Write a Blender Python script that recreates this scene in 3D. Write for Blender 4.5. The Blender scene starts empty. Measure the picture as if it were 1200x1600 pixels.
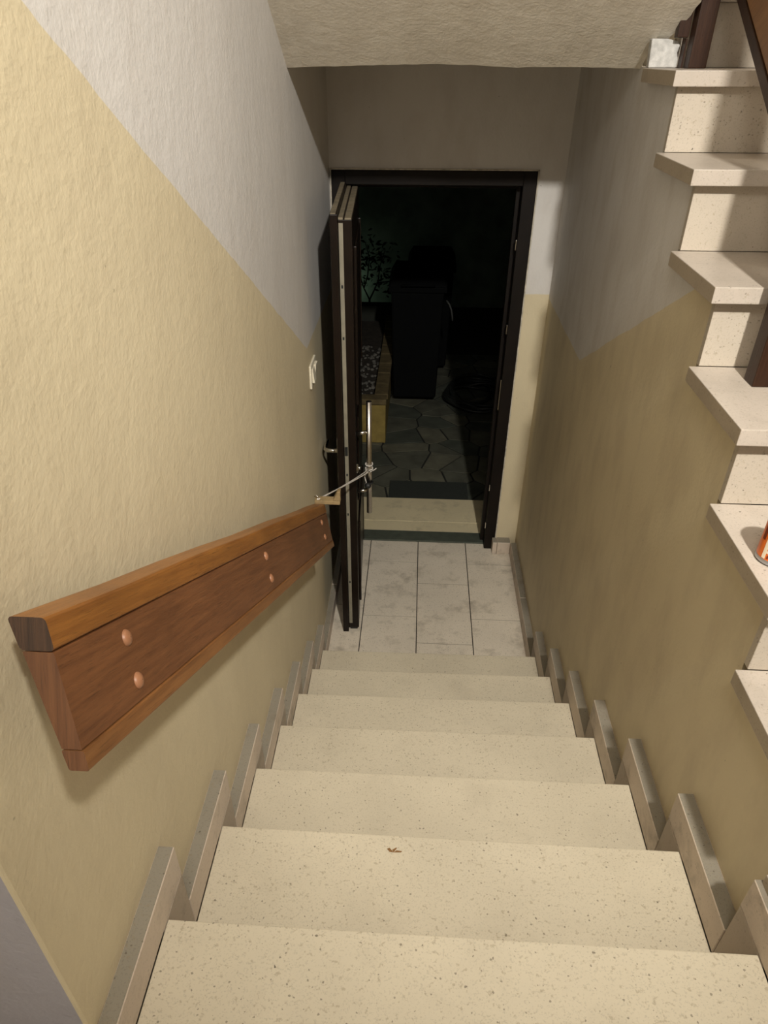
import bpy, bmesh, math, random
from mathutils import Vector, Matrix
random.seed(7)
S = bpy.context.scene
COL = S.collection

# ------------------------------------------------------------------ camera, world, lights, exposure
CX, CY, CZ = 0.3974, -0.6100, 2.4818
PITCH, YAW, ROLL = -0.6289, -0.0584, 0.0007
cd = bpy.data.cameras.new('camera'); cam = bpy.data.objects.new('camera', cd); COL.objects.link(cam)
cd.sensor_fit = 'VERTICAL'; cd.sensor_height = 36.0; cd.lens = 36.0 * 1108.27 / 1600
cd.shift_x = 12.74 / 1600; cd.shift_y = 88.56 / 1600
cd.clip_start = 0.02
fwd = Vector((math.sin(YAW) * math.cos(PITCH), math.cos(YAW) * math.cos(PITCH), math.sin(PITCH)))
rt = Vector((math.cos(YAW), -math.sin(YAW), 0)); up = rt.cross(fwd)
r2 = rt * math.cos(ROLL) + up * math.sin(ROLL); u2 = -rt * math.sin(ROLL) + up * math.cos(ROLL)
M = Matrix((r2, u2, -fwd)).transposed().to_4x4(); M.translation = (CX, CY, CZ)
cam.matrix_world = M
S.camera = cam

w = bpy.data.worlds.new('night'); S.world = w; w.use_nodes = True
w.node_tree.nodes['Background'].inputs[0].default_value = (0.30, 0.42, 0.36, 1)
w.node_tree.nodes['Background'].inputs[1].default_value = 0.004

S.view_settings.view_transform = 'Standard'; S.view_settings.look = 'None'
S.view_settings.gamma = 1.0; S.view_settings.use_curve_mapping = False
S.view_settings.exposure = 0.0

def lamp(name, loc, power, color, radius):
    l = bpy.data.lights.new(name, 'POINT'); l.energy = power; l.color = color; l.shadow_soft_size = radius
    o = bpy.data.objects.new(name, l); o.location = loc; COL.objects.link(o); return o
LAMP = (1.015, -1.20, 3.86)
sl_ = bpy.data.lights.new('stair_light', 'SPOT'); sl_.energy = 480; sl_.color = (1.0, 0.965, 0.90); sl_.shadow_soft_size = 0.06   # spot lamp aimed down the stairs
sl_.spot_size = math.radians(79); sl_.spot_blend = 1.0
so_ = bpy.data.objects.new('stair_light', sl_); so_.location = LAMP; COL.objects.link(so_)
so_.rotation_euler = (Vector((0.52, 3.2, 0.6)) - Vector(LAMP)).to_track_quat('-Z', 'Y').to_euler()
lamp('hall_light', (0.30, -1.05, 4.02), 55, (1.0, 0.955, 0.88), 0.30)      # second hall lamp, out of view
lamp('landing_fill', (1.62, 2.7, 4.4), 30, (1.0, 0.90, 0.76), 0.12)    # added fill over the half landing, no lamp known there
lamp('garden_light', (-0.50, 8.02, 0.24), 0.55, (0.70, 1.0, 0.76), 0.05)

# ------------------------------------------------------------------ materials
def newmat(name):
    m = bpy.data.materials.new(name); m.use_nodes = True
    nt = m.node_tree; b = nt.nodes['Principled BSDF']; return m, nt, b
def N(nt, t, **kw):
    n = nt.nodes.new(t)
    for k, v in kw.items():
        if k in n.inputs.keys() if isinstance(k, str) else False: n.inputs[k].default_value = v
        else: setattr(n, k, v)
    return n
def L(nt, a, b): nt.links.new(a, b)
def objco(nt, scale=(1, 1, 1), rot=(0, 0, 0)):
    tc = N(nt, 'ShaderNodeTexCoord'); mp = N(nt, 'ShaderNodeMapping')
    mp.inputs['Scale'].default_value = scale; mp.inputs['Rotation'].default_value = rot
    L(nt, tc.outputs['Object'], mp.inputs['Vector']); return mp.outputs['Vector']
def geoco(nt):
    g = N(nt, 'ShaderNodeNewGeometry'); return g.outputs['Position']
def noise(nt, co, scale, detail=3, rough=0.55):
    n = N(nt, 'ShaderNodeTexNoise'); n.inputs['Scale'].default_value = scale
    n.inputs['Detail'].default_value = detail; n.inputs['Roughness'].default_value = rough
    L(nt, co, n.inputs['Vector']); return n.outputs['Fac']
def ramp(nt, fac, stops):
    r = N(nt, 'ShaderNodeValToRGB'); e = r.color_ramp.elements
    while len(e) < len(stops): e.new(0.5)
    for i, (p, c) in enumerate(stops):
        e[i].position = p; e[i].color = (c[0], c[1], c[2], 1) if hasattr(c, '__len__') else (c, c, c, 1)
    L(nt, fac, r.inputs['Fac']); return r.outputs['Color']
def mix(nt, fac, a, b, mode='MIX'):
    m = N(nt, 'ShaderNodeMix', data_type='RGBA', blend_type=mode)
    for sock, v in ((m.inputs[0], fac), (m.inputs[6], a), (m.inputs[7], b)):
        if isinstance(v, (int, float)): sock.default_value = v
        elif isinstance(v, tuple): sock.default_value = (v[0], v[1], v[2], 1)
        else: L(nt, v, sock)
    return m.outputs[2]
def math_(nt, op, a, b=None, clamp=False):
    m = N(nt, 'ShaderNodeMath', operation=op); m.use_clamp = clamp
    for i, v in enumerate((a, b)):
        if v is None: continue
        if isinstance(v, (int, float)): m.inputs[i].default_value = v
        else: L(nt, v, m.inputs[i])
    return m.outputs[0]
def bump(nt, b, h, strength, dist=0.01):
    n = N(nt, 'ShaderNodeBump'); n.inputs['Strength'].default_value = strength; n.inputs['Distance'].default_value = dist
    L(nt, h, n.inputs['Height']); L(nt, n.outputs['Normal'], b.inputs['Normal'])
def plain(name, col, rough=0.5, metal=0.0, var=0.0, vs=20, bmp=0.0):
    m, nt, b = newmat(name); b.inputs['Roughness'].default_value = rough; b.inputs['Metallic'].default_value = metal
    co = objco(nt); f = noise(nt, co, vs)
    lo = tuple(c * (1 - var) for c in col); hi = tuple(min(1, c * (1 + var)) for c in col)
    L(nt, ramp(nt, f, [(0.3, lo), (0.7, hi)]), b.inputs['Base Color'])
    if bmp: bump(nt, b, noise(nt, co, vs * 6), bmp, 0.003)
    return m

BEIGE = (0.66, 0.565, 0.375); GREYW = (0.665, 0.635, 0.595)
def paint(name, line=None, streak=0.25, beige=BEIGE, white=GREYW):
    """two-tone wall paint. line(y): beige below max(level, v_z + slope*(v_y-y))"""
    m, nt, b = newmat(name); b.inputs['Roughness'].default_value = 0.62
    p = geoco(nt)
    sx = N(nt, 'ShaderNodeSeparateXYZ'); L(nt, p, sx.inputs[0]); y, z = sx.outputs[1], sx.outputs[2]
    f1 = noise(nt, p, 1.7, 4); 
    mp = N(nt, 'ShaderNodeMapping'); mp.inputs['Scale'].default_value = (4, 4, 1.6); L(nt, p, mp.inputs['Vector'])
    st = noise(nt, mp.outputs['Vector'], 2.2, 5, 0.6)
    bg = mix(nt, ramp(nt, f1, [(0.35, 0.0), (0.7, 1.0)]), tuple(c * 0.95 for c in beige), (beige[0] * 1.04, beige[1] * 1.05, beige[2] * 1.07))
    wh = mix(nt, ramp(nt, f1, [(0.35, 0.0), (0.7, 1.0)]), tuple(c * 0.95 for c in white), tuple(c * 1.04 for c in white))
    if line:
        lev, vy, vz, sl = line
        wob = math_(nt, 'MULTIPLY', math_(nt, 'SUBTRACT', noise(nt, p, 9, 2), 0.5), 0.012)
        h = math_(nt, 'ADD', math_(nt, 'MULTIPLY', math_(nt, 'SUBTRACT', vy, y), sl), vz)
        h = math_(nt, 'MAXIMUM', h, lev); h = math_(nt, 'ADD', h, wob)
        fac = math_(nt, 'MULTIPLY', math_(nt, 'SUBTRACT', z, h), 500, True)
        colr = mix(nt, fac, bg, wh)
    else: colr = wh if beige is not BEIGE or white is not GREYW else wh
    # vertical brownish soiling streaks and small scuffs (pigment, not light)
    colr = mix(nt, math_(nt, 'MULTIPLY', ramp(nt, st, [(0.45, 0.0), (0.75, 1.0)]), streak), colr, (0.32, 0.245, 0.16))
    sc = noise(nt, p, 60, 2)
    colr = mix(nt, ramp(nt, sc, [(0.76, 0.0), (0.80, 0.5)]), colr, (0.12, 0.09, 0.06))
    L(nt, colr, b.inputs['Base Color'])
    hsum = math_(nt, 'ADD', math_(nt, 'MULTIPLY', noise(nt, p, 26, 3), 0.75), math_(nt, 'MULTIPLY', noise(nt, p, 110, 2), 0.40))
    bump(nt, b, hsum, 0.42, 0.005)
    return m

def terrazzo(name, base, speck=(0.10, 0.08, 0.055), dens=1.0, dirt=0.15, rough=0.38):
    m, nt, b = newmat(name); b.inputs['Roughness'].default_value = rough
    p = geoco(nt)
    f = noise(nt, p, 3.0, 4); fine = noise(nt, p, 260, 2, 0.7); med = noise(nt, p, 120, 2, 0.6)
    c = mix(nt, ramp(nt, f, [(0.35, 0.0), (0.7, 1.0)]), tuple(x * 0.93 for x in base), tuple(min(1, x * 1.05) for x in base))
    c = mix(nt, ramp(nt, fine, [(0.56, 0.0), (0.66, 0.34 * dens)]), c, tuple(x * 0.5 for x in base))
    c = mix(nt, ramp(nt, med, [(0.30, 0.42 * dens), (0.40, 0.0)]), c, (0.26, 0.20, 0.12))
    for sc, th, keep, a in ((120, 0.26, 0.66, 0.6), (60, 0.15, 0.75, 0.7), (22, 0.062, 0.5, 0.95)):
        v = N(nt, 'ShaderNodeTexVoronoi'); v.inputs['Scale'].default_value = sc
        warp = N(nt, 'ShaderNodeVectorMath', operation='MULTIPLY_ADD')
        nn = N(nt, 'ShaderNodeTexNoise'); nn.inputs['Scale'].default_value = sc * 2.2; L(nt, p, nn.inputs['Vector'])
        L(nt, nn.outputs['Color'], warp.inputs[0]); warp.inputs[1].default_value = (0.5 / sc,) * 3; L(nt, p, warp.inputs[2])
        L(nt, warp.outputs[0], v.inputs['Vector'])
        sep = N(nt, 'ShaderNodeSeparateXYZ'); L(nt, v.outputs['Color'], sep.inputs[0])
        on = math_(nt, 'GREATER_THAN', sep.outputs[0], keep)
        dot = math_(nt, 'LESS_THAN', v.outputs['Distance'], math_(nt, 'MULTIPLY', sep.outputs[1], th))
        fac = math_(nt, 'MULTIPLY', math_(nt, 'MULTIPLY', on, dot), a * min(1, dens))
        c = mix(nt, fac, c, speck)
    d = noise(nt, p, 7.5, 8, 0.72)
    c = mix(nt, math_(nt, 'MULTIPLY', ramp(nt, d, [(0.52, 0.0), (0.75, 1.0)]), dirt), c, (0.20, 0.16, 0.11))
    L(nt, c, b.inputs['Base Color'])
    bump(nt, b, fine, 0.05, 0.001)
    return m

def wood(name, c1, c2, ang, rough=0.42, scale=1.0):
    m, nt, b = newmat(name); b.inputs['Roughness'].default_value = rough
    co = objco(nt, (52 * scale, 2.2 * scale, 52 * scale), (0, 0, 0))
    tc = [n for n in nt.nodes if n.type == 'TEX_COORD'][0]; mp0 = N(nt, 'ShaderNodeVectorRotate', rotation_type='X_AXIS')
    mp0.inputs['Angle'].default_value = ang; L(nt, tc.outputs['Object'], mp0.inputs['Vector'])
    mp = [n for n in nt.nodes if n.type == 'MAPPING'][0]; L(nt, mp0.outputs[0], mp.inputs['Vector'])
    g = noise(nt, co, 2.4, 6, 0.62); g2 = noise(nt, co, 9.0, 4, 0.7)
    big = noise(nt, mp0.outputs[0], 5.0, 3)
    c = mix(nt, ramp(nt, g, [(0.3, 0.0), (0.68, 1.0)]), c1, c2)
    c = mix(nt, ramp(nt, g2, [(0.56, 0.0), (0.70, 0.75)]), c, tuple(x * 0.38 for x in c1))
    c = mix(nt, ramp(nt, big, [(0.4, 0.0), (0.75, 0.45)]), c, tuple(x * 0.55 for x in c1))
    L(nt, c, b.inputs['Base Color']); bump(nt, b, g2, 0.25, 0.002)
    return m

RA = 0.4794
M_wallL = paint('paint_left', (1.548, 2.09, 1.560, 0.546), 0.12)
M_wallR = paint('paint_right', (1.500, 2.088, 1.546, 0.524), 0.30)
M_wallB = paint('paint_back', (1.518, 9.0, -5.0, 0.0), 0.18)
M_white = paint('paint_white', None, 0.06, white=(0.78, 0.75, 0.70))
M_grey = paint('paint_grey_lilac', None, 0.12, white=(0.42, 0.40, 0.435))
M_soffit = paint('paint_soffit', None, 0.22, white=(0.74, 0.68, 0.57))
M_tread = terrazzo('terrazzo_cream', (0.62, 0.55, 0.415))
M_riser = terrazzo('terrazzo_cream_riser', (0.68, 0.60, 0.45))
M_utread = terrazzo('terrazzo_pinkish', (0.49, 0.425, 0.355), dens=0.8, dirt=0.3)
M_uriser = terrazzo('terrazzo_pink_riser', (0.50, 0.435, 0.35), dens=0.9)
M_tile = terrazzo('floor_tile_stone', (0.72, 0.64, 0.52), dens=1.1, dirt=0.75, rough=0.5)
M_skirt = terrazzo('skirting_stone', (0.60, 0.50, 0.40), dens=0.5, dirt=0.95, rough=0.5)
M_skirt2 = terrazzo('skirting_stone_riser', (0.42, 0.345, 0.265), dens=0.5, dirt=0.95, rough=0.55)
M_dust = terrazzo('skirting_dusty_top', (0.27, 0.24, 0.185), dens=1.0, dirt=0.9, rough=0.95)
M_edge = terrazzo('terrazzo_sawn_edge', (0.42, 0.35, 0.26), dens=0.7, dirt=0.5, rough=0.6)
M_grout = plain('grout', (0.04, 0.03, 0.02), 0.9)
M_conc = plain('render', (0.3, 0.27, 0.22), 0.9, var=0.1)
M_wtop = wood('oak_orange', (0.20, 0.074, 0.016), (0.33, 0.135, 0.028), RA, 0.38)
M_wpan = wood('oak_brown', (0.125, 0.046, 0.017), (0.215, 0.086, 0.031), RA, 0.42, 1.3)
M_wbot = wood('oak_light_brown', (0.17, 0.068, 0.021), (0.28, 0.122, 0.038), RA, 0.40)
M_wend = wood('oak_end_grain', (0.085, 0.034, 0.014), (0.17, 0.072, 0.028), RA + 1.57, 0.55)
M_burnt = wood('worn_dark_end', (0.022, 0.012, 0.006), (0.085, 0.040, 0.018), RA + 1.57, 0.8, 1.4)
M_plug = plain('beech_plug', (0.30, 0.135, 0.065), 0.45, var=0.12)
M_post = wood('dark_walnut_stain', (0.026, 0.011, 0.006), (0.044, 0.019, 0.009), 1.57, 0.4)
M_bann = wood('banister_board', (0.19, 0.085, 0.030), (0.30, 0.145, 0.05), 0.52, 0.42)
M_bannE = wood('banister_strip', (0.30, 0.13, 0.04), (0.40, 0.19, 0.07), 0.52, 0.42)
M_door = plain('door_dark_brown', (0.011, 0.0068, 0.0046), 0.34, var=0.2, vs=8)
M_frame = plain('frame_dark_brown', (0.0075, 0.0048, 0.0032), 0.55, var=0.25, vs=8)
for _m in (M_door, M_frame, M_post): _m.node_tree.nodes['Principled BSDF'].inputs['Specular IOR Level'].default_value = 0.2
M_raw = plain('door_dusty_edge', (0.19, 0.155, 0.10), 0.7, var=0.3, vs=25)
M_plate = plain('brass_grey_strip', (0.26, 0.235, 0.175), 0.5, metal=0.1, var=0.15)
M_steel = plain('brushed_steel', (0.66, 0.62, 0.56), 0.26, metal=1.0)
M_chrome = plain('chrome', (0.8, 0.78, 0.74), 0.12, metal=1.0)
M_black = plain('black_rubber', (0.012, 0.013, 0.012), 0.55, var=0.2)
M_seal = plain('pale_sealant', (0.50, 0.45, 0.36), 0.7, var=0.3, vs=40)
M_plaster = plain('raw_white_plaster', (0.50, 0.485, 0.455), 0.85, var=0.22, vs=60, bmp=0.6)
M_ivory = plain('ivory_plastic', (0.72, 0.66, 0.52), 0.4, var=0.05)
M_sill = plain('grey_green_sill', (0.075, 0.085, 0.065), 0.5, var=0.2)
M_slab = terrazzo('doorstep_marble', (0.72, 0.62, 0.40), dens=0.35, dirt=0.5)
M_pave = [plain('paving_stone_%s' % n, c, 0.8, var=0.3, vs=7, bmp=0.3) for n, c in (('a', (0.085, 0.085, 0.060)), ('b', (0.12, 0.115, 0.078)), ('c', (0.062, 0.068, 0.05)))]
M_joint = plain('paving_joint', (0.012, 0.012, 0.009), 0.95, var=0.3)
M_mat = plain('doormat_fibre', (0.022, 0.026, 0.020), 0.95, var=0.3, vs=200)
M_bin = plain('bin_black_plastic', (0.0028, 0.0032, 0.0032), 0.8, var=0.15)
M_bin.node_tree.nodes['Principled BSDF'].inputs['Specular IOR Level'].default_value = 0.12
M_yellow = plain('planter_yellow', (0.30, 0.215, 0.055), 0.7, var=0.25, vs=12)
M_brick = plain('planter_capping', (0.13, 0.095, 0.04), 0.85, var=0.3, vs=15)
M_soil = plain('soil', (0.035, 0.027, 0.018), 1.0, var=0.4, vs=30)
M_pebble = plain('pebble', (0.14, 0.13, 0.11), 0.8, var=0.4, vs=12)
M_bark = plain('bark', (0.045, 0.035, 0.02), 0.9, var=0.3)
M_leaf = plain('leaf', (0.035, 0.055, 0.022), 0.6, var=0.3)
M_gwall = plain('garden_wall_render', (0.30, 0.34, 0.27), 0.9, var=0.3, vs=3, bmp=0.3)
M_hedge = plain('low_wall_dark', (0.03, 0.032, 0.024), 0.95, var=0.3, vs=5)
M_hose = plain('hose_dark', (0.016, 0.018, 0.016), 0.45, var=0.2)
M_rope = plain('pale_cord', (0.62, 0.58, 0.52), 0.7, var=0.25, vs=120)
M_cleat = plain('raw_pale_wood', (0.27, 0.19, 0.09), 0.7, var=0.3, vs=30)
M_orange = plain('label_orange', (0.80, 0.17, 0.02), 0.35, var=0.08)
M_cream = plain('label_cream', (0.82, 0.70, 0.52), 0.35)
M_dred = plain('label_dark_red', (0.20, 0.03, 0.01), 0.35)
M_can = plain('can_metal', (0.45, 0.45, 0.46), 0.3, metal=0.8)

# ------------------------------------------------------------------ mesh helpers
class MB:
    def __init__(s): s.v = []; s.f = []; s.m = []; s.sm = []
    def add(s, vs, fs, mi=0, smooth=False):
        b = len(s.v); s.v += [tuple(v) for v in vs]
        for i, f in enumerate(fs):
            s.f.append([b + k for k in f]); s.m.append(mi[i] if isinstance(mi, (list, tuple)) else mi); s.sm.append(smooth)
        return s
    def box(s, x0, x1, y0, y1, z0, z1, mi=0, top=None, front=None):
        vs = [(x0, y0, z0), (x1, y0, z0), (x1, y1, z0), (x0, y1, z0), (x0, y0, z1), (x1, y0, z1), (x1, y1, z1), (x0, y1, z1)]
        fs = [(0, 3, 2, 1), (4, 5, 6, 7), (0, 1, 5, 4), (2, 3, 7, 6), (1, 2, 6, 5), (3, 0, 4, 7)]
        ms = [mi] * 6
        if top is not None: ms[1] = top
        if front is not None: ms[2] = front
        return s.add(vs, fs, ms)
    def hexa(s, vs, mi=0):   # 4 bottom, 4 top
        return s.add(vs, [(0, 3, 2, 1), (4, 5, 6, 7), (0, 1, 5, 4), (2, 3, 7, 6), (1, 2, 6, 5), (3, 0, 4, 7)], mi)
    def prism_x(s, poly, x0, x1, mi=0, side=None):   # poly of (y,z)
        n = len(poly); vs = [(x0, a, b) for a, b in poly] + [(x1, a, b) for a, b in poly]
        fs = [tuple(range(n)), tuple(range(2 * n - 1, n - 1, -1))] + [(i, n + i, n + (i + 1) % n, (i + 1) % n) for i in range(n)]
        return s.add(vs, fs, [mi, mi] + [mi if side is None else side[i] for i in range(n)])
    def prism_z(s, poly, z0, z1, mi=0):
        n = len(poly); vs = [(a, b, z0) for a, b in poly] + [(a, b, z1) for a, b in poly]
        fs = [tuple(range(n - 1, -1, -1)), tuple(range(n, 2 * n))] + [(i, (i + 1) % n, n + (i + 1) % n, n + i) for i in range(n)]
        return s.add(vs, fs, mi)
    def tube(s, pts, r, n=10, mi=0, closed=False):
        pts = [Vector(p) for p in pts]; rs = r if isinstance(r, (list, tuple)) else [r] * len(pts)
        rings = []; prev = None
        for i, p in enumerate(pts):
            a = pts[(i - 1) % len(pts)] if (i > 0 or closed) else p; c = pts[(i + 1) % len(pts)] if (i < len(pts) - 1 or closed) else p
            t = (c - a).normalized()
            if prev is None: prev = t.orthogonal().normalized()
            prev = (prev - t * prev.dot(t)).normalized(); q = t.cross(prev)
            rings.append([p + (prev * math.cos(2 * math.pi * k / n) + q * math.sin(2 * math.pi * k / n)) * rs[i] for k in range(n)])
        vs = [v for rg in rings for v in rg]; m = len(rings); fs = []
        for i in range(m if closed else m - 1):
            j = (i + 1) % m
            for k in range(n): fs.append((i * n + k, i * n + (k + 1) % n, j * n + (k + 1) % n, j * n + k))
        s.add(vs, fs, mi, True)
        if not closed:
            b = len(s.v) - len(vs)
            s.f.append([b + k for k in range(n - 1, -1, -1)]); s.m.append(mi); s.sm.append(False)
            s.f.append([b + (m - 1) * n + k for k in range(n)]); s.m.append(mi); s.sm.append(False)
        return s
    def lathe(s, prof, c, axis='Z', n=28, mi=0):
        vs = []; fs = []
        for r, h in prof:
            for k in range(n):
                a = 2 * math.pi * k / n; u, v = r * math.cos(a), r * math.sin(a)
                vs.append({'Z': (c[0] + u, c[1] + v, c[2] + h), 'X': (c[0] + h, c[1] + u, c[2] + v), 'Y': (c[0] + u, c[1] + h, c[2] + v)}[axis])
        for i in range(len(prof) - 1):
            for k in range(n): fs.append((i * n + k, i * n + (k + 1) % n, (i + 1) * n + (k + 1) % n, (i + 1) * n + k))
        return s.add(vs, fs, mi, True)
    def build(s, name, mats, parent=None, bevel=0, seg=2, kind=None, ang=35, along=None):
        off = Vector(parent_world(parent)) if parent else Vector((0, 0, 0))
        me = bpy.data.meshes.new(name); me.from_pydata([tuple(Vector(v) - off) for v in s.v], [], s.f)
        mats = mats if isinstance(mats, (list, tuple)) else [mats]
        for m in mats: me.materials.append(m)
        for p, mi, sm in zip(me.polygons, s.m, s.sm): p.material_index = mi; p.use_smooth = sm
        bm = bmesh.new(); bm.from_mesh(me)
        bmesh.ops.remove_doubles(bm, verts=bm.verts, dist=1e-6)
        bmesh.ops.recalc_face_normals(bm, faces=bm.faces)
        if bevel:
            ed = [e for e in bm.edges if len(e.link_faces) == 2 and e.calc_face_angle(0) > math.radians(ang) and (along is None or abs((e.verts[1].co - e.verts[0].co).normalized().dot(along)) > 0.9)]
            bmesh.ops.bevel(bm, geom=ed, offset=bevel, segments=seg, affect='EDGES', clamp_overlap=True, profile=0.6)
        bm.to_mesh(me); bm.free()
        o = bpy.data.objects.new(name, me); COL.objects.link(o)
        if parent: o.parent = parent
        if kind: o['kind'] = kind
        return o
_W = {}
def parent_world(p):
    v = Vector((0, 0, 0))
    while p: v += p.location; p = p.parent
    return v
def tag(o, label=None, cat=None, group=None, kind=None):
    if label: o['label'] = label
    if cat: o['category'] = cat
    if group: o['group'] = group
    if kind: o['kind'] = kind
    return o
def thing(name, loc, label, cat, group=None, kind=None):
    o = bpy.data.objects.new(name, None); o.location = loc; o.empty_display_size = 0.1; COL.objects.link(o)
    return tag(o, label, cat, group, kind)
def box(name, x0, x1, y0, y1, z0, z1, mat, parent=None, bevel=0, seg=2, kind=None):
    return MB().box(x0, x1, y0, y1, z0, z1).build(name, mat, parent, bevel, seg, kind)

# ------------------------------------------------------------------ measures
XL, XR, YB = -0.032, 1.0386, 3.055          # left wall face, right wall face, door wall face
TX0, TX1 = -0.001, 1.003                    # clear width between the skirtings
NL = [0.008, 0.315, 0.616, 0.929, 1.243, 1.562, 1.875]
NR = [0.007, 0.311, 0.621, 0.936, 1.254, 1.573, 1.888]
RISE = 0.18
HALL = 1.26
UY, UZ, URUN, URISE, UND, UOV = 1.5808, 2.4472, 0.3046, 0.1803, 0.0318, 0.0238
STR = 'structure'

# ------------------------------------------------------------------ the setting
# floor of the lower lobby with its stone tiles, hall floor, outside ground
fl = box('floor', XL - 0.3, XR + 0.05, 1.80, 3.20, -0.20, -0.0035, M_grout, kind=STR)
tag(fl, 'lobby floor of pale grey stone tiles in front of the open door')
cols = [(XL + 0.004, 0.152, [1.86, 2.45, 3.12]), (0.152, 0.446, [1.86, 2.364, 2.878, 3.12]),
        (0.446, 0.740, [1.86, 2.155, 2.669, 2.975, 3.12]), (0.740, XR - 0.004, [1.86, 2.364, 2.878, 3.12])]
g = 0.0026
for x0, x1, ys in cols:
    for a, b_ in zip(ys[:-1], ys[1:]):
        box('tile', x0 + g, x1 - g, a + g, b_ - g, -0.0034, random.uniform(-0.0008, 0.0004), M_tile, fl)
# hall floor where the photographer stands
hf = MB(); hf.box(-2.2, 1.0386, -3.1, -0.34, HALL - 0.2, HALL); hf.box(1.0386, 2.15, -3.1, -0.50, HALL - 0.2, HALL); hf.box(-2.2, -0.36, -0.34, -0.207, HALL - 0.2, HALL)
hf.build('floor', M_tread, kind=STR)

# left wall with its grey painted end at the bottom left of the photo
wl = MB(); x0 = XL - 0.3
ys = [-0.207] + [i * 0.1 for i in range(-1, 35)] + [3.4]
wl.box(x0, XL, -0.207, 3.4, -0.2, 4.6, 0, front=1)
wl.build('wall_left', [M_wallL, M_grey], kind=STR, bevel=0.004, seg=2)
# hall walls around and behind the camera
box('wall_hall', -2.4, -2.2, -3.1, 0.0, 1.0, 4.3, M_white, kind=STR)
box('wall_hall_far', -2.4, -0.332, 0.0, 0.15, 1.0, 4.3, M_white, kind=STR)
box('wall_front', -2.4, 2.35, -3.3, -3.1, 1.0, 5.5, M_white, kind=STR)
box('wall_stairwell', 2.15, 2.35, -3.1, 3.4, 1.0, 5.5, M_white, kind=STR)
# spine wall between the two flights, its top stepped below the upper treads
prof = [(-0.56, -0.2), (3.40, -0.2), (3.40, 2.448), (1.95, 2.448)]
for k in range(0, 8):
    yk = UY - URUN * k + UND + 0.02; zk = UZ - URISE * k - 0.034
    ytop = UY - URUN * (k - 1) + UND + 0.02
    if k == 0: prof = prof[:-1] + [(1.94, 2.448), (1.94, zk)]
    if zk < HALL - 0.02: break
    prof += [(yk, zk), (yk, zk - URISE)]
prof = prof[:-1] + [(prof[-2][0], 1.0), (-0.56, 1.0)]
MB().prism_x(prof, XR, XR + 0.07).build('wall_right', M_wallR, kind=STR)
# door wall with its opening
OX0, OX1, OZ = -0.024, 0.916, 2.056
wb = MB(); wb.box(OX1, XR + 0.3, YB, 3.40, -0.2, 2.448); wb.box(XL - 0.3, OX0, YB, 3.40, -0.2, 2.448); wb.box(OX0, OX1, YB, 3.40, OZ, 2.448)
wb.build('wall_back', M_wallB, kind=STR)
box('wall_back_upper', XL - 0.3, 2.35, 3.06, 3.40, 2.63, 5.5, M_white, kind=STR)
# landing slab over the door, its front edge slightly wavy, and the sloping soffit that rises towards the camera
SY, SZ, SSL = 2.035, 2.448, 0.576
so = MB(); n = 44; xa, xb = XL, 1.036
vs = []
for i in range(n + 1):
    x = xa + (xb - xa) * i / n
    sag = 0.006 * math.sin((x - 0.1) * 4.2) - 0.006 * math.exp(-((x - 0.65) / 0.12) ** 2) + random.uniform(-0.0008, 0.0008)
    edge = random.uniform(-0.002, 0.002)
    vs.append([(x, SY + edge, SZ + sag), (x, SY - 0.5, SZ + 0.5 * SSL), (x, SY - 0.5, SZ + 0.5 * SSL + 0.16), (x, SY, SZ + 0.18), (x, 3.40, SZ + 0.18), (x, 3.40, SZ), (x, SY + 0.02, SZ + sag * 0.6 + 0.004)])
fs = []; k = 7
for i in range(n):
    for j in range(k): fs.append((i * k + j, i * k + (j + 1) % k, (i + 1) * k + (j + 1) % k, (i + 1) * k + j))
fs.append(tuple(range(k))); fs.append(tuple(n * k + j for j in range(k - 1, -1, -1)))
so.add([p for q in vs for p in q], fs)
YC = SY - (4.22 - SZ) / SSL
so.prism_x([(SY - 0.5, SZ + 0.5 * SSL), (YC, 4.22), (YC - 0.05, 4.42), (SY - 0.5, SZ + 0.5 * SSL + 0.2)], XL, 1.098)
so.box(1.12, 2.147, 2.03, 3.40, SZ, SZ + 0.15)
so.build('ceiling', M_soffit, kind=STR)
# ragged right margin of the soffit beside the post
rg = MB(); n = 26; pts = []
for i in range(n + 1):
    y = 1.925 - (1.925 - (SY - 0.5)) * i / n; z = SZ + (SY - y) * SSL
    xr = 1.072 + 0.026 * min(1, i / 5) + (random.uniform(-0.006, 0.004) if 0 < i < n else 0)
    pts += [(1.030, y, z - 0.0005), (xr, y, z - 0.0005), (xr, y, z + 0.15), (1.030, y, z + 0.15)]
fs = []
for i in range(n):
    for j in range(4): fs.append((i * 4 + j, i * 4 + (j + 1) % 4, (i + 1) * 4 + (j + 1) % 4, (i + 1) * 4 + j))
fs += [(0, 1, 2, 3), tuple(n * 4 + j for j in (3, 2, 1, 0))]
rg.add(pts, fs); rg.build('ceiling_margin', M_soffit, kind=STR)
cl = MB(); cl.box(-2.4, 1.098, -3.1, YC, 4.22, 4.42); cl.box(1.098, 2.15, -3.1, -1.2, 4.22, 4.42); cl.box(-2.4, XL - 0.3, YC, 0.15, 4.22, 4.42)
cl.build('ceiling_hall', M_white, kind=STR)
box('ceiling_stairwell', XL - 0.3, 2.35, -1.35, 3.40, 5.3, 5.45, M_white, kind=STR)
box('wall_stairwell_front', 1.098, 2.15, -1.35, -1.20, 4.42, 5.3, M_white, kind=STR)
box('wall_left_upper', XL - 0.3, XL, -1.35, 3.40, 4.6, 5.3, M_white, kind=STR)
box('wall_front_upper', XL - 0.3, 1.098, -1.35, -1.20, 4.42, 5.3, M_white, kind=STR)

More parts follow.
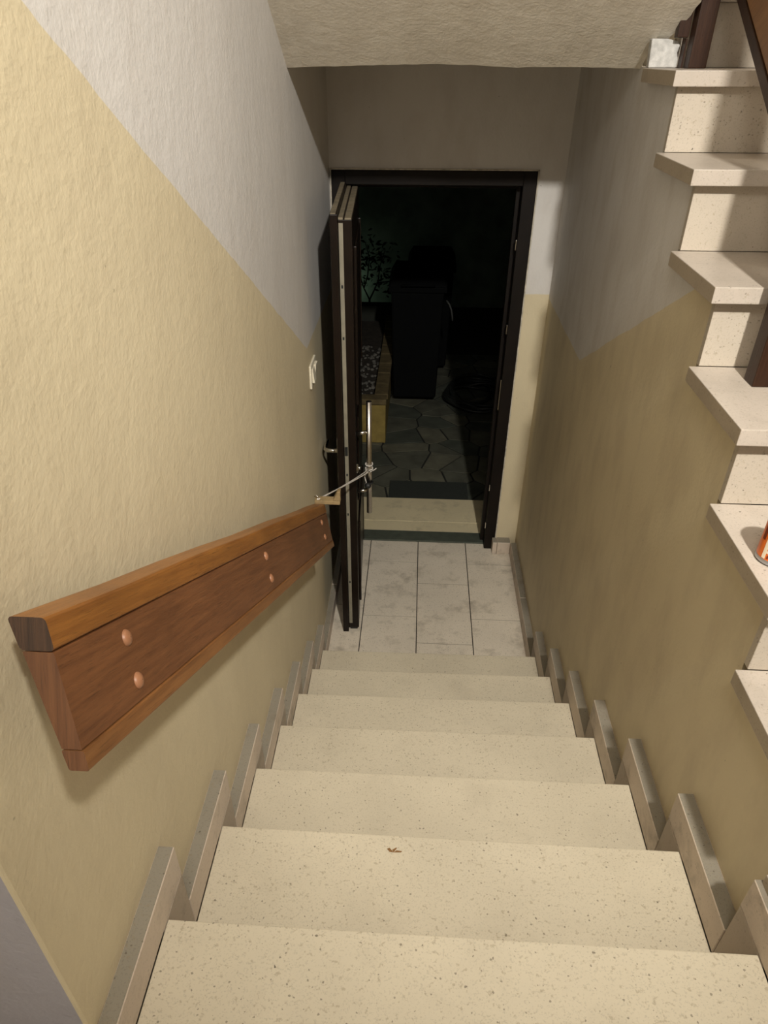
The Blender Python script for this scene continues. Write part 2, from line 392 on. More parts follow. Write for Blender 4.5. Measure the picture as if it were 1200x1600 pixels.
# skirtings: stepped stone strips, one flat and one upright piece per step
def skirting(side, x0, x1, NY):
    root = thing('baseboard_' + side, (x0, 0, 0), 'stepped grey-pink stone skirting climbing the %s side of the lower stairs' % side, None, kind=STR)
    del_ = 0.088
    xin = x1 if side == 'left' else x0
    for i in range(7):
        z = RISE * (7 - i); y0 = (NY[i - 1] + del_) if i else -0.205; y1 = NY[i] + del_
        if side == 'right' and i == 0: y0 = -0.30
        j = random.uniform(-0.003, 0.003)
        MB().box(x0, x1, y0 + 0.0012, y1, z + 0.0005, z + 0.084 + j, 0, top=1).build('skirting_piece', [M_skirt, M_dust], root, 0.0016, 1)
        z2 = z - RISE
        MB().box(x0, x1, NY[i] - 0.02, y1 - 0.0008, z2 + 0.0005, z - 0.001).build('upright_skirting_piece', [M_skirt2], root, 0.0016, 1)
    y0 = NY[6] + del_; seams = [y0, 2.52, 3.05] if side == 'left' else [y0, 2.46, 3.0]
    for a, b_ in zip(seams[:-1], seams[1:]):
        MB().box(x0, x1, a + 0.001, b_ - 0.001, 0.0005, 0.083, 0, top=1).build('skirting_piece', [M_skirt, M_dust], root, 0.0016, 1)
    return root
skirting('left', XL + 0.0003, TX0 - 0.001, NL)
skirting('right', TX1 + 0.001, XR - 0.0003, NR)
pl = thing('baseboard_back', (0.95, 3.0, 0), 'small white stone plinth boxed around the foot of the door jamb', None, kind=STR)
MB().box(0.925, 1.002, 2.992, 3.053, 0.0005, 0.084, 0, top=1).build('plinth_face', [M_skirt, M_dust], pl, 0.002, 1)
MB().box(0.897, 0.923, 2.990, 3.053, 0.0005, 0.084, 0, top=1).build('plinth_return', [M_skirt, M_dust], pl, 0.002, 1)

# ------------------------------------------------------------------ lower staircase
st = thing('staircase', (0.5, 0, 0), 'straight flight of cream speckled stone steps going down to the door', 'stairs')
body = [(-0.34, HALL - 0.035)]
for i in range(7):
    z = RISE * (7 - i); y = min(NL[i], NR[i]) - 0.045
    body += [(y, z - 0.035), (y, z - RISE - 0.035 if i < 6 else -0.19)]
body += [(-0.34, -0.19)]
MB().prism_x(body, XL + 0.001, XR - 0.001).build('stair_body', M_conc, st)
for i in range(7):
    z = RISE * (7 - i)
    yb = -0.34 if i == 0 else None
    bl = NL[i - 1] - 0.035 if i else -0.34; br = NR[i - 1] - 0.035 if i else -0.34
    t = MB().hexa([(TX0, bl, z - 0.032), (TX1, br, z - 0.032), (TX1, NR[i], z - 0.032), (TX0, NL[i], z - 0.032),
                   (TX0, bl, z), (TX1, br, z), (TX1, NR[i], z), (TX0, NL[i], z)])
    t.build('tread', M_tread, st, 0.0022, 2)
    zt, zb = z - 0.0325, z - RISE + 0.0005
    MB().hexa([(TX0, NL[i] - 0.042, zb), (TX1, NR[i] - 0.042, zb), (TX1, NR[i] - 0.022, zb), (TX0, NL[i] - 0.022, zb),
               (TX0, NL[i] - 0.042, zt), (TX1, NR[i] - 0.042, zt), (TX1, NR[i] - 0.022, zt), (TX0, NL[i] - 0.022, zt)]).build('riser', M_riser, st)

# ------------------------------------------------------------------ upper staircase
us = thing('staircase', (1.6, UY, HALL), 'flight of pale pinkish stone steps rising at the right above the spine wall', 'stairs')
UX1 = 2.148
bp = []
for k in range(-1, 7):
    y = UY - URUN * k + UND + 0.021; z = UZ - URISE * k - 0.034
    if k == -1: bp += [(y + 0.06, z)]
    bp += [(y, z), (y, z - URISE)]
bp = bp[:-1] + [(bp[-1][0], HALL + 0.002)]
bp += [(0.35, HALL + 0.002), (bp[0][0], bp[0][1] - 0.35)]
MB().prism_x(bp, XR + 0.072, UX1).build('stair_body', M_conc, us)
for k in range(-1, 7):
    yf = UY - URUN * k; z = UZ - URISE * k
    if k >= 0:
        x0 = XR - UOV
        t = MB().box(x0, UX1, yf, yf + URUN + UND, z - 0.034, z, 0)
        for q in range(1, 7):
            if t.f[-q] and all(abs(t.v[i][0] - x0) < 1e-6 for i in t.f[-q]): t.m[-q] = 1
        t.build('tread', [M_utread if k > 0 else M_utread, M_edge], us, 0.002, 2)
    else:
        box('landing_edge', XR + 0.075, UX1, yf, yf + 0.10, z - 0.034, z, M_utread, us, 0.002)
    x0 = XR - 0.0015 if k >= 0 else 1.10
    zb = max(z - URISE + 0.0005, HALL + 0.001)
    MB().box(x0, UX1, yf + UND, yf + UND + 0.019, zb, z - 0.0345).build('riser', M_uriser, us, 0.001, 1)
cb = MB(); n = 9
pts = [(1.022, 0), (1.099, 0), (1.100, 0.018), (1.094, 0.034), (1.098, 0.050), (1.092, 0.060), (1.060, 0.0655), (1.018, 0.066)]
vs = [(x, 1.885, UZ + 0.0008 + z) for x, z in pts] + [(x, 1.913, UZ + 0.0008 + z) for x, z in pts]; n = len(pts)
cb.add(vs, [tuple(range(n)), tuple(range(2 * n - 1, n - 1, -1))] + [(i, n + i, n + (i + 1) % n, (i + 1) % n) for i in range(n)])
tag(cb.build('plaster_patch', M_plaster, us, 0.002, 1), 'rough white plaster patch')

# ------------------------------------------------------------------ banister of the upper flight
bn = thing('banister', (1.16, UY, 2.0), 'dark-stained wooden balustrade of sloping boards on posts, beside the upper steps', 'banister')
for (xa, xb, ya, yb, z0, zt) in ((1.107, 1.155, 1.800, 1.848, UZ + 0.0005, 3.55), (1.111, 1.160, 0.882, 0.932, UZ - 3 * URISE + 0.0005, 3.05), (1.111, 1.160, -0.03, 0.02, UZ - 6 * URISE + URISE + 0.0005, 2.5)):
    box('post', xa, xb, ya, yb, z0, zt, M_post, bn, 0.003)
box('dark_gap_filler', 1.076, 1.1062, 1.852, 1.884, UZ + 0.0005 + 0.068, 2.72, M_post, bn, 0.002)  # dark filler, its colour stands in for the shaded gap beside the post
box('dark_gap_filler', 1.1012, 1.1062, 1.852, 1.884, UZ + 0.0005, UZ + 0.067, M_post, bn)  # lower piece of the same dark gap filler
def bz(y): return 2.363 + 0.569 * (y - 1.319)
for q, (dz, hh) in enumerate(((0.0, 0.17), (0.34, 0.17), (0.70, 0.17))):
    c = math.cos(0.517)
    def slab(name, a, b_, xa, xb, mat, ya=0.0, yb=1.95):
        a /= c; b_ /= c
        MB().prism_x([(ya, bz(ya) + dz + a), (yb, bz(yb) + dz + a), (yb, bz(yb) + dz + b_), (ya, bz(ya) + dz + b_)], xa, xb).build(name, mat, bn, 0.002)
    slab('board_lower_strip', 0.0, 0.028, 1.166, 1.202, M_post)
    slab('board_panel', 0.0288, 0.134, 1.169, 1.199, M_bann)
    slab('board_upper_strip', 0.1348, 0.17, 1.164, 1.204, M_bannE)
for xx, yy in ((0, 1.824), (0, 0.907)):
    z = bz(yy) + 0.09
    MB().box(1.1555 if yy > 1 else 1.1605, 1.169, yy - 0.02, yy + 0.02, z - 0.03, z + 0.06).build('spacer', M_post, bn)

# ------------------------------------------------------------------ handrail on the left wall
HR = dict(x1=0.0474, y=-0.1032, z=2.04, a=0.4794, H=0.1553, Ln=1.9315, k=-0.0167, tt=0.0382, tb=0.0214, lean=0.0393)
def HP(s, h, back, inset=0.0):
    f = h / HR['H']; x = HR['x1'] - HR['k'] * s + HR['lean'] * f
    if back: x -= HR['tt'] + (HR['tb'] - HR['tt']) * f - inset
    else: x -= inset
    return Vector((x, HR['y'] + s * math.cos(HR['a']) - h * math.sin(HR['a']), HR['z'] - s * math.sin(HR['a']) - h * math.cos(HR['a'])))
hr = thing('handrail', tuple(HP(0, 0.08, 1)), 'broad orange-brown wooden handrail board fixed along the left wall', 'handrail')
def railpiece(name, h0, h1, mats, inset, bev, sx=0.0):
    m = MB(); nn = 10; Ln = HR['Ln']; pts = []
    for i in range(nn + 1):
        s_ = sx + (Ln - sx) * i / nn; w_ = 0.0012 * math.sin(i * 1.9 + h0 * 40)
        pts += [HP(s_, h0 + (w_ if h0 == 0 else 0), 1, inset), HP(s_, h0 + (w_ if h0 == 0 else 0), 0, inset), HP(s_, h1, 0, inset), HP(s_, h1, 1, inset)]
    fs = []; mi = []
    for i in range(nn):
        for j in range(4): fs.append((i * 4 + j, i * 4 + (j + 1) % 4, (i + 1) * 4 + (j + 1) % 4, (i + 1) * 4 + j)); mi.append(0)
    fs += [(0, 1, 2, 3), tuple(nn * 4 + j for j in (3, 2, 1, 0))]; mi += [1, 1]
    m.add(pts, fs, mi)
    return m.build(name, mats, hr, bev, 3, ang=50, along=(HP(1, 0, 0) - HP(0, 0, 0)).normalized())
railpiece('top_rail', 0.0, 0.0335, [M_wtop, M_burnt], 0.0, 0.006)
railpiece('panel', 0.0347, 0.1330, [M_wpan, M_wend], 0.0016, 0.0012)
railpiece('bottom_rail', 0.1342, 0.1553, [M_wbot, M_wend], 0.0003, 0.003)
plane_n = (HP(1, 0, 0) - HP(0, 0, 0)).cross(HP(0, 0.1, 0) - HP(0, 0, 0)).normalized()
if plane_n.x < 0: plane_n = -plane_n
camp = Vector((CX, CY, CZ))
for s_, h in ((0.155, 0.058), (0.155, 0.110), (0.905, 0.058), (0.905, 0.108), (1.775, 0.055), (1.775, 0.105)):
    c = HP(s_, h, 0, 0.0016)
    m = MB(); e1 = (HP(1, 0, 0) - HP(0, 0, 0)).normalized(); e2 = plane_n.cross(e1)
    vs = []; fs = []; rings = [(0.0105, -0.004), (0.0105, 0.0008), (0.0085, 0.0035), (0.0045, 0.0052), (0.0006, 0.0058)]; nn = 18
    for r, hh in rings: vs += [c + plane_n * hh + (e1 * math.cos(2 * math.pi * q / nn) + e2 * math.sin(2 * math.pi * q / nn)) * r for q in range(nn)]
    for i in range(4):
        for q in range(nn): fs.append((i * nn + q, i * nn + (q + 1) % nn, (i + 1) * nn + (q + 1) % nn, (i + 1) * nn + q))
    m.add(vs, fs, 0, True); m.build('plug', M_plug, hr)
for s_ in (0.155, 0.905, 1.775):
    a = HP(s_, 0.058, 1, 0.002); b_ = HP(s_, 0.110, 1, 0.002)
    for q in (a, b_): MB().tube([(XL - 0.002, q.y, q.z), (q.x, q.y, q.z)], 0.012, 12).build('spacer', M_wend, hr)

# small wooden cleat at the rail's lower end, cord from it to the door's pull handle
cl_ = thing('wooden_cleat', (0.08, 1.62, 1.15), 'small raw pale wooden cleat at the lower end of the handrail', 'cleat')
EP = HP(HR['Ln'], 0, 0)
cz = 1.1545
MB().box(0.045, 0.138, 1.596, 1.632, cz, cz + 0.014).build('base_block', M_cleat, cl_, 0.002)
MB().add([(0.112, 1.598, cz + 0.0145), (0.138, 1.598, cz + 0.0145), (0.138, 1.630, cz + 0.0145), (0.112, 1.630, cz + 0.0145),
          (0.128, 1.600, cz + 0.050), (0.139, 1.600, cz + 0.052), (0.139, 1.628, cz + 0.052), (0.128, 1.628, cz + 0.050)],
         [(0, 3, 2, 1), (4, 5, 6, 7), (0, 1, 5, 4), (2, 3, 7, 6), (1, 2, 6, 5), (3, 0, 4, 7)]).build('upright', M_cleat, cl_, 0.002)
MB().tube([(0.060, 1.606, cz + 0.010), (0.060, 1.606, cz + 0.024), (0.050, 1.606, cz + 0.032), (0.044, 1.606, cz + 0.026)], 0.0022, 8).build('hook', M_steel, cl_)
BARX, BARY = 0.196, 2.30
def sagline(a, b_, sag, n=14):
    a, b_ = Vector(a), Vector(b_); return [a.lerp(b_, i / n) - Vector((0, 0, sag * 4 * (i / n) * (1 - i / n))) for i in range(n + 1)]
cord = MB()
cord.tube(sagline((0.056, 1.602, cz + 0.018), (BARX + 0.004, BARY - 0.016, 0.925), 0.004), 0.0028, 7)
cord.tube(sagline((0.060, 1.604, cz + 0.017), (BARX - 0.002, BARY - 0.016, 0.934), 0.006), 0.0024, 7)
for dz in (0.925, 0.934, 0.955):
    cord.tube([(BARX + 0.0165 * math.cos(t), BARY + 0.0165 * math.sin(t), dz + 0.003 * math.sin(t)) for t in [2 * math.pi * i / 16 for i in range(16)]], 0.0026, 6, closed=True)
cord.tube([(BARX + 0.012, BARY - 0.012, 0.925), (BARX + 0.024, BARY - 0.014, 0.932), (BARX + 0.034, BARY - 0.012, 0.940)], 0.0024, 6)
cord.tube([(BARX - 0.008, BARY - 0.016, 0.925), (BARX - 0.020, BARY - 0.020, 0.900), (BARX - 0.012, BARY - 0.024, 0.872), (BARX - 0.016, BARY - 0.020, 0.86)], 0.0026, 6)
tag(cord.build('cord', M_rope), 'pale twisted cord tying the door pull handle to the handrail end', 'cord')
kn = MB()
kn.lathe([(0.002, -0.014), (0.012, -0.010), (0.016, 0.0), (0.012, 0.010), (0.002, 0.014)], (BARX - 0.004, BARY - 0.026, 0.856), 'Z', 10)
kn.tube([(BARX + 0.0175 * math.cos(t), BARY + 0.0175 * math.sin(t), 0.86) for t in [2 * math.pi * i / 16 for i in range(16)]], 0.0045, 6, closed=True)
tag(kn.build('clip', M_black), 'small black clip around the pull handle below the knotted cord', 'clip')

# ------------------------------------------------------------------ light switch on the left wall
sw = thing('light_switch', (XL, 2.2, 1.41), 'ivory double light switch crooked on the left wall behind the door', 'switch')
MB().box(XL, XL + 0.009, 2.135, 2.275, 1.372, 1.468).build('cover_plate', M_ivory, sw, 0.003)
for a, tl in ((2.152, 0.006), (2.207, -0.006)):
    MB().hexa([(XL + 0.0092, a, 1.392), (XL + 0.013 + max(tl, 0), a, 1.392), (XL + 0.013 + max(tl, 0), a + 0.048, 1.392), (XL + 0.0092, a + 0.048, 1.392),
               (XL + 0.0092, a, 1.450), (XL + 0.013 + max(-tl, 0), a, 1.450), (XL + 0.013 + max(-tl, 0), a + 0.048, 1.450), (XL + 0.0092, a + 0.048, 1.450)]).build('rocker', M_ivory, sw, 0.0015)

# ------------------------------------------------------------------ door frame and door
df = thing('door_1', (0.45, 3.1, 0), 'dark brown entrance door frame around the black night opening', None, kind=STR)
FX0, FX1, FZ = -0.022, 0.9125, 2.053
def jamb(name, x0, x1, xi):
    MB().box(x0, x1, 3.047, 3.125, 0.001, FZ).build(name, M_frame, df, 0.003)
jamb('jamb', FX0, 0.040, 0); jamb('jamb', 0.852, FX1, 0)
box('head', 0.0405, 0.8515, 3.047, 3.125, 1.992, FZ, M_frame, df, 0.003)
box('jamb_stop', 0.833, FX1, 3.1255, 3.170, 0.001, 2.05, M_frame, df, 0.002); box('jamb_stop', FX0, 0.060, 3.1255, 3.170, 0.001, 2.05, M_frame, df, 0.002)
box('head_stop', 0.0605, 0.8325, 3.1255, 3.170, 1.972, 2.05, M_frame, df, 0.002)
for z, h in ((1.74, 0.045), (1.34, 0.045), (0.99, 0.17), (0.42, 0.04), (0.16, 0.04)):
    MB().box(0.8475, 0.8518, 3.060, 3.078, z - h / 2, z + h / 2).build('strike_plate', M_steel, df, 0.001)
sl = MB(); sl.box(0.9127, 0.9185, 3.040, 3.054, 0.086, 2.058); sl.box(-0.026, 0.9185, 3.040, 3.054, 2.0535, 2.0585); sl.box(-0.027, -0.0222, 3.040, 3.054, 0.086, 2.058)
tag(sl.build('sealant_bead', M_seal, df), 'pale sealant line')

lf = thing('door', (0.12, 3.0, 0), 'dark brown entrance door standing wide open against the left wall', 'door')
Nn = Vector((0.142, 2.240, 0)); Hh = Vector((0.104, 3.020, 0)); dv = (Hh - Nn).normalized(); nv = Vector((dv.y, -dv.x, 0)); LW = (Hh - Nn).length
def D(s_, t, z): p = Nn + dv * s_ + nv * t; return (p.x, p.y, z)      # s along leaf from closing edge, t out of the outer face
def dbox(name, s0, s1, t0, t1, z0, z1, mat, parent=lf, bevel=0.0, top=None):
    m = MB(); vs = [D(s0, t0, z0), D(s0, t1, z0), D(s1, t1, z0), D(s1, t0, z0), D(s0, t0, z1), D(s0, t1, z1), D(s1, t1, z1), D(s1, t0, z1)]
    m.hexa(vs, 0); ms = [mat]
    if top is not None: m.m[1] = 1; ms = [mat, top]
    return m.build(name, ms, parent, bevel, 2)
leaf = dbox('leaf', 0.0, LW, -0.053, -0.0005, 0.018, 1.985, M_door, bevel=0.0015)
dbox('dusty_top_edge', 0.002, LW - 0.01, -0.051, -0.034, 1.9855, 1.993, M_raw, leaf)
dbox('dusty_top_edge', 0.002, LW - 0.01, -0.027, -0.003, 1.9855, 1.991, M_raw, leaf)
fln = dbox('inner_flange', -0.018, LW - 0.02, -0.082, -0.0535, 0.003, 2.006, M_door, bevel=0.003)
dbox('dusty_top_edge', -0.014, LW - 0.03, -0.079, -0.060, 2.0065, 2.010, M_raw, fln)
ep = dbox('lock_strip', -0.0035, -0.0004, -0.050, -0.034, 0.05, 1.975, M_plate)
for z in (0.32, 0.72, 0.93, 1.55, 1.75):
    dbox('screw', -0.0045, -0.0036, -0.0455, -0.0385, z - 0.006, z + 0.006, M_black, ep)
for z in (1.05,): dbox('latch', -0.010, -0.0036, -0.048, -0.036, z - 0.02, z + 0.02, M_black, ep)
for z0, z1 in ((0.14, 0.60), (1.24, 1.86)):
    p_ = dbox('raised_panel', 0.11, LW - 0.10, 0.0, 0.008, z0, z1, M_door, bevel=0.004)
    dbox('panel_moulding', 0.095, 0.109, 0.0, 0.012, z0 - 0.015, z1 + 0.015, M_door, p_, 0.003); dbox('panel_moulding', LW - 0.099, LW - 0.085, 0.0, 0.012, z0 - 0.015, z1 + 0.015, M_door, p_, 0.003)
dbox('raised_panel', 0.16, LW - 0.10, 0.0, 0.008, 0.70, 1.14, M_door, bevel=0.004)
ph = MB().tube([(BARX, BARY, 0.697), (BARX, BARY, 1.258)], 0.0125, 20).build('pull_handle', M_steel, lf)
for z in (1.113, 0.818):
    a = Nn + dv * (BARY - Nn.y)
    MB().tube([(a.x - 0.0, BARY, z - 0.008), (BARX - 0.010, BARY, z)], 0.008, 14).build('standoff', M_steel, ph)
lk = MB(); c = D(0.055, 0.0, 0.936)
lk.lathe([(0.001, 0.010), (0.010, 0.010), (0.020, 0.007), (0.024, 0.001)], c, 'X', 18); lk.lathe([(0.0005, 0.018), (0.008, 0.018), (0.008, 0.009)], c, 'X', 12)
lk.build('lock_cylinder', M_chrome, lf)
c = D(0.09, -0.0825, 1.005)
lv = MB().tube([(c[0], c[1], 1.005), (0.022, c[1], 1.005), (0.004, c[1], 1.005), (-0.008, c[1] + 0.012, 1.004), (-0.011, c[1] + 0.05, 1.003), (-0.010, c[1] + 0.11, 1.001)], [0.010, 0.010, 0.0095, 0.009, 0.0085, 0.0075], 12).build('lever_handle', M_chrome, lf)
MB().add([D(0.06, -0.0826, 0.87), D(0.06, -0.088, 0.87), D(0.12, -0.088, 0.87), D(0.12, -0.0826, 0.87), D(0.06, -0.0826, 1.08), D(0.06, -0.088, 1.08), D(0.12, -0.088, 1.08), D(0.12, -0.0826, 1.08)],
         [(0, 3, 2, 1), (4, 5, 6, 7), (0, 1, 5, 4), (2, 3, 7, 6), (1, 2, 6, 5), (3, 0, 4, 7)]).build('handle_plate', M_chrome, lv)
for z in (0.25, 1.75): MB().tube([(0.085, 3.036, z - 0.05), (0.085, 3.036, z + 0.05)], 0.009, 10).build('hinge', M_steel, lf)
dbox('bottom_seal', 0.005, LW - 0.01, -0.045, -0.008, 0.004, 0.0175, M_black)

# sill, doorstep
box('sill_strip', FX0 + 0.064, 0.851, 3.095, 3.205, 0.0005, 0.012, M_sill, df, 0.003)
ds = thing('doorstep', (0.43, 3.4, -0.05), 'pale marble doorstep slabs just outside the dark door frame', 'doorstep')
box('slab', -0.02, 0.868, 3.207, 3.332, -0.06, 0.002, M_slab, ds, 0.002); box('slab', -0.06, 0.905, 3.338, 3.632, -0.06, 0.002, M_slab, ds, 0.002)
mt = MB().box(0.235, 0.785, 3.645, 3.895, -0.0185, -0.008, 0)
dm = mt.build('doormat', M_mat, None, 0.003); tag(dm, 'dark flat doormat on the paving beyond the marble doorstep', 'doormat')

# ------------------------------------------------------------------ outside: crazy paving, planter, bins, hose, garden wall
gp = box('ground_1', -2.5, 3.0, 3.40, 9.0, -0.30, -0.0265, M_joint, kind=STR)
tag(gp, 'crazy paving of dark irregular stones outside the door', kind=STR)
sites = []
rnd = random.Random(11); yy = 3.55
nx, ny = 8, 13
for j in range(ny):
    for i in range(nx):
        sites.append((-0.35 + (i + rnd.uniform(0.05, 0.95)) * 0.255, 3.66 + (j + rnd.uniform(0.05, 0.95)) * 0.228))
def clip(poly, a, b_):   # keep the side nearer a than b
    mx, my = (a[0] + b_[0]) / 2, (a[1] + b_[1]) / 2; nx_, ny_ = b_[0] - a[0], b_[1] - a[1]
    l = math.hypot(nx_, ny_); off = 0.007 * l
    out = []; f = lambda p: (p[0] - mx) * nx_ + (p[1] - my) * ny_ + off
    for i in range(len(poly)):
        p, q = poly[i], poly[(i + 1) % len(poly)]; fp, fq = f(p), f(q)
        if fp <= 0: out.append(p)
        if fp * fq < 0: t = fp / (fp - fq); out.append((p[0] + (q[0] - p[0]) * t, p[1] + (q[1] - p[1]) * t))
    return out
for i, a in enumerate(sites):
    poly = [(-0.4, 3.64), (1.7, 3.64), (1.7, 6.6), (-0.4, 6.6)]
    for j, b_ in enumerate(sites):
        if i != j and abs(a[0] - b_[0]) < 1.2 and abs(a[1] - b_[1]) < 1.2 and poly: poly = clip(poly, a, b_)
    if len(poly) >= 3:
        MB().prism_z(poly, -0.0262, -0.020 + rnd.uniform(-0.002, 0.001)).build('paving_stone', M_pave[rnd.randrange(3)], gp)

pt = thing('planter', (0.05, 5.6, -0.02), 'low yellow-painted garden planter left of the bins, capped with worn bricks', 'planter')
MB().box(-0.45, 0.172, 4.52, 4.60, -0.02, 0.30).build('front_wall', M_yellow, pt, 0.006)
MB().box(0.092, 0.172, 4.602, 6.70, -0.02, 0.30).build('side_wall', M_yellow, pt, 0.006)
MB().box(-0.45, 0.090, 4.602, 6.70, -0.02, 0.27).build('soil', M_soil, pt)
for i in range(3):
    a = -0.43 + i * 0.205; MB().box(a, a + 0.197, 4.505, 4.612, 0.302, 0.345).build('brick', M_brick, pt, 0.006)
for i in range(9):
    a = 4.618 + i * 0.23; MB().box(0.080, 0.184, a, a + 0.22, 0.302, 0.345 + rnd.uniform(-0.003, 0.003)).build('brick', M_brick, pt, 0.006)
pb = MB()
for i in range(170):
    x = rnd.uniform(-0.2, 0.075); y = rnd.uniform(4.63, 5.9); r = rnd.uniform(0.010, 0.022)
    pb.lathe([(0.001, -r * .5), (r * .8, -r * .3), (r, 0.1 * r), (r * .6, r * .45), (0.001, r * .6)], (x, y, 0.278), 'Z', 6)
o = pb.build('pebbles', M_pebble, pt); o['kind'] = 'stuff'

def leafy(root, pts, rad, cnt, name='leaves', size=0.035):
    m = MB()
    for i in range(cnt):
        c = Vector(rnd.choice(pts)) + Vector((rnd.gauss(0, rad), rnd.gauss(0, rad), rnd.gauss(0, rad)))
        a = Vector((rnd.uniform(-1, 1), rnd.uniform(-1, 1), rnd.uniform(-.6, .6))).normalized(); b_ = a.orthogonal().normalized(); s_ = size * rnd.uniform(.6, 1.2)
        n_ = a.cross(b_) * s_ * .12
        m.add([c - a * s_, c + b_ * s_ * .4 + n_, c + a * s_, c - b_ * s_ * .4 + n_], [(0, 1, 2), (0, 2, 3)])
    o = m.build(name, M_leaf, root); o['kind'] = 'stuff'; return o
tr = thing('young_tree', (-0.12, 7.15, 0.2), 'thin forked young tree against the faintly lit garden wall', 'tree')
B = (-0.125, 7.15)
MB().tube([(B[0], B[1], -0.03), (B[0] - .005, B[1], 0.15), (B[0], B[1], 0.36)], [0.016, 0.014, 0.011], 8).build('trunk', M_bark, tr)
tips = []
for br in ([(0, 0, .36), (-.06, .02, .47), (-.10, 0, .60), (-.13, .02, .75)], [(0, 0, .36), (.05, -.01, .46), (.09, 0, .55), (.11, .03, .70), (.16, .02, .85)],
           [(.075, 0, .53), (.14, 0, .54), (.24, 0, .55), (.28, 0, .58)], [(-.06, .02, .47), (-.02, .02, .60), (.00, .0, .78), (-.04, 0, .92)]):
    P_ = [(B[0] + a, B[1] + b_, c) for a, b_, c in br]; MB().tube(P_, [0.008, 0.007, 0.006, 0.004] if len(P_) == 4 else [0.008, 0.008, 0.007, 0.005, 0.004], 7).build('branch', M_bark, tr); tips += P_[2:]
leafy(tr, tips, 0.07, 260)

def wheelie(x0, x1, y0, yd, zt, label, rot=0.0):
    cx = (x0 + x1) / 2; r = thing('wheeled_bin', (cx, y0 + yd / 2, -0.02), label, 'bin', 'black wheeled bins')
    w_ = (x1 - x0) / 2; zb = 0.04; za = zt - 0.13
    vs = [(cx - w_ * .86, y0 + .03, zb), (cx + w_ * .86, y0 + .03, zb), (cx + w_ * .86, y0 + yd - .09, zb), (cx - w_ * .86, y0 + yd - .09, zb),
          (cx - w_, y0, za), (cx + w_, y0, za), (cx + w_, y0 + yd, za), (cx - w_, y0 + yd, za)]
    MB().hexa(vs).build('body', M_bin, r, 0.02, 3)
    MB().box(cx - w_ - .02, cx + w_ + .02, y0 - .02, y0 + yd + .02, za + .001, za + .045).build('rim', M_bin, r, 0.008)
    lid = MB(); zz = za + .046; lid.hexa([(cx - w_ - .025, y0 - .03, zz), (cx + w_ + .025, y0 - .03, zz), (cx + w_ + .025, y0 + yd, zz), (cx - w_ - .025, y0 + yd, zz),
              (cx - w_ * .9, y0 + .03, zt), (cx + w_ * .9, y0 + .03, zt), (cx + w_ * .9, y0 + yd - .05, zt), (cx - w_ * .9, y0 + yd - .05, zt)])
    lo = lid.build('lid', M_bin, r, 0.012, 2)
    MB().tube([(cx - w_ * .6, y0 - .036, zz + .01), (cx - w_ * .6, y0 - .055, zz + .02), (cx + w_ * .6, y0 - .055, zz + .02), (cx + w_ * .6, y0 - .036, zz + .01)], .009, 8).build('lid_grip', M_bin, lo)
    MB().tube([(cx - w_ * .8, y0 + yd + .03, za), (cx - w_ * .8, y0 + yd + .08, za + .03), (cx + w_ * .8, y0 + yd + .08, za + .03), (cx + w_ * .8, y0 + yd + .03, za)], .013, 8).build('handle', M_bin, r)
    for s_ in (-1, 1):
        MB().lathe([(0.001, -.022), (.085, -.022), (.10, -.014), (.10, .014), (.085, .022), (.001, .022)], (cx + s_ * (w_ * .74), y0 + yd - .03, .081), 'X', 20).build('wheel', M_black, r)
    return r
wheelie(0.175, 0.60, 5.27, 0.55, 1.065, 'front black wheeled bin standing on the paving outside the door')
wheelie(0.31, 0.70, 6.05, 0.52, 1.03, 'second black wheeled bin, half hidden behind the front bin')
pc = MB().tube([(0.648, 5.22, 0.885), (0.672, 5.20, 0.86), (0.690, 5.19, 0.82), (0.700, 5.19, 0.77), (0.704, 5.19, 0.735)], 0.007, 8).build('strap', plain('grey_strap', (0.05, 0.05, 0.045), .7))
tag(pc, 'thin pale curved strap hanging at the right side of the front bin', 'strap')
pc.location = (-0.03, 0.025, 0)

hs = MB(); pts = []
for i in range(420):
    t = i / 24; a = t * 2 * math.pi / 2.0; R_ = 0.24 + 0.045 * math.sin(i * 0.037) + 0.03 * math.sin(i * .21 + 1)
    pts.append((0.93 + R_ * 1.05 * math.cos(a) + 0.05 * math.sin(i * .013 * 3), 5.46 + R_ * 1.25 * math.sin(a) + 0.06 * math.sin(i * .05), -0.006 + 0.016 + 0.045 * (0.5 + 0.5 * math.sin(i * .31 + t)) * (i / 420) + 0.02 * (i % 24) / 24 * 0))
pts += [(1.05 + .01 * i, 5.1 - 0.012 * i, 0.006) for i in range(8)]
hs.tube(pts, 0.011, 7)
tag(hs.build('hose_coil', M_hose), 'dark garden hose heaped in loops on the paving right of the bins', 'hose')

gw = box('wall_garden', -2.2, 3.0, 8.3, 8.5, -0.3, 2.3, M_gwall, kind=STR)
lw = box('low_wall', -1.6, 0.12, 6.78, 6.92, -0.03, 0.40, M_hedge); tag(lw, 'low dark garden wall behind the planter', 'wall')

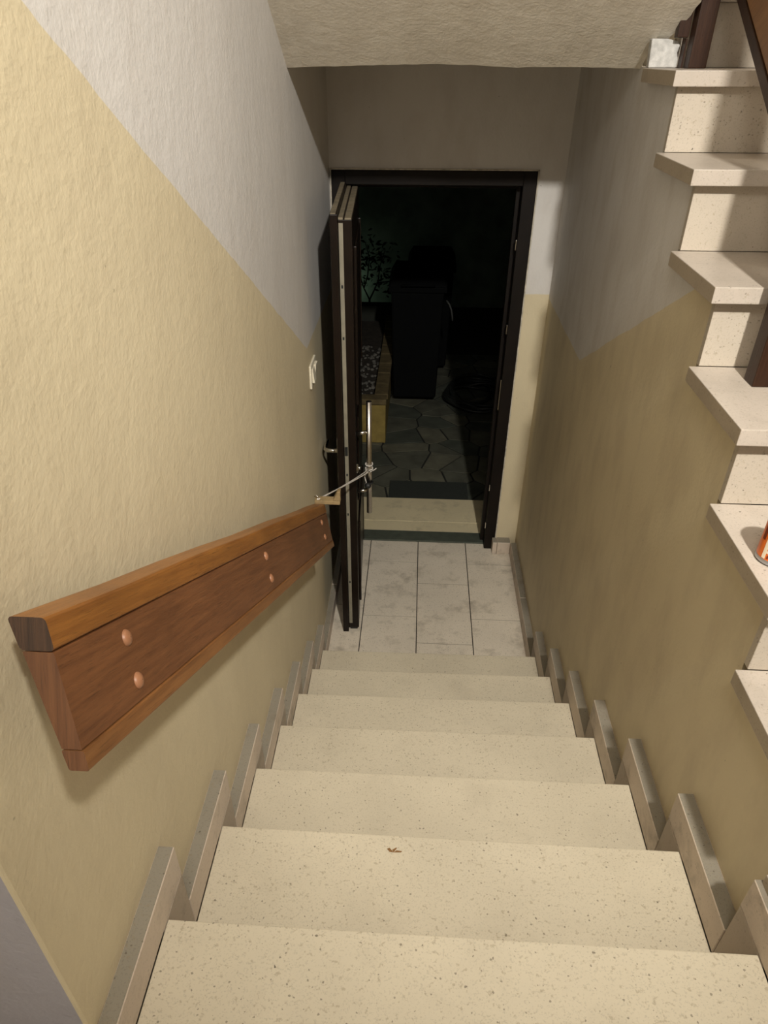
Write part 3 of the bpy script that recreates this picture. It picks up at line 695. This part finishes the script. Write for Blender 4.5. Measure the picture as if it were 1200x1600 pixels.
# ------------------------------------------------------------------ orange can on the upper steps
cn = thing('tin', (1.069, 0.500, UZ - 4 * URISE + 0.001), 'small orange tin with cream bands standing on an upper step at the right edge', 'tin')
c0 = (1.069, 0.500, UZ - 4 * URISE + 0.001); R0 = 0.0345
MB().lathe([(0.001, 0.0), (R0 - .003, 0.0), (R0, 0.003), (R0, 0.008), (R0 - .001, 0.010)], c0, 'Z', 40).build('base_rim', M_can, cn)
MB().lathe([(R0 - .001, 0.0102), (R0 - .001, 0.088)], c0, 'Z', 40).build('label', M_orange, cn)
MB().lathe([(R0 - .001, 0.0882), (R0 - .002, 0.094), (R0 - .010, 0.100), (0.001, 0.101)], c0, 'Z', 40).build('cap', M_can, cn)
def arcband(name, a0, a1, z0, z1, mat, r=R0 - .0002, n=14):
    m = MB(); vs = []
    for i in range(n + 1):
        a = a0 + (a1 - a0) * i / n
        vs += [(c0[0] + r * math.cos(a), c0[1] + r * math.sin(a), c0[2] + z0), (c0[0] + r * math.cos(a), c0[1] + r * math.sin(a), c0[2] + z1)]
    m.add(vs, [(2 * i, 2 * i + 2, 2 * i + 3, 2 * i + 1) for i in range(n)], 0, True); m.build(name, mat, cn)
arcband('cream_stripe', math.radians(200), math.radians(212), 0.012, 0.086, M_cream)
arcband('cream_stripe', math.radians(212), math.radians(330), 0.024, 0.029, M_cream)
arcband('dark_stripe', math.radians(178), math.radians(192), 0.045, 0.080, M_dred)
arcband('grey_panel', math.radians(222), math.radians(320), 0.031, 0.052, M_can)
arcband('cream_panel', math.radians(222), math.radians(320), 0.056, 0.082, M_cream)
for i in range(9):
    a = math.radians(217 + i * 9); arcband('letter', a, a + math.radians(5), 0.014, 0.021, M_dred, R0 + .0001, 3)

# small debris on the treads: leaf crumb and crumbs
for (x, y, z, label) in ((0.385, 0.272, 1.0805, 'brown leaf crumb at the front edge of the second tread'),):
    m = MB()
    for q in range(3):
        a = q * 1.1; m.add([(x, y, z), (x + .016 * math.cos(a), y + .012 * math.sin(a), z + .0015), (x + .019 * math.cos(a + .25), y + .010 * math.sin(a + .25), z + .003), (x + .009 * math.cos(a + .9), y + .006 * math.sin(a + .9), z + .001)], [(0, 1, 2, 3)])
    tag(m.build('leaf_crumb', plain('dry_leaf', (0.22, 0.11, 0.035), .8)), label, 'leaf')

# ceiling lamp that lights the stairs (above the frame)
lm, nt, b = newmat('lamp_glow'); b.inputs['Emission Color'].default_value = (1, .86, .66, 1); b.inputs['Emission Strength'].default_value = 6
cl2 = thing('ceiling_lamp', (LAMP[0], LAMP[1], 4.22), 'round ceiling lamp above the stairs', 'lamp')
MB().lathe([(0.001, 0), (.05, 0), (.05, -.02), (.012, -.03), (.012, -.24), (.03, -.25), (.001, -.26)], (LAMP[0], LAMP[1], 4.219), 'Z', 24).build('rose', M_ivory, cl2)
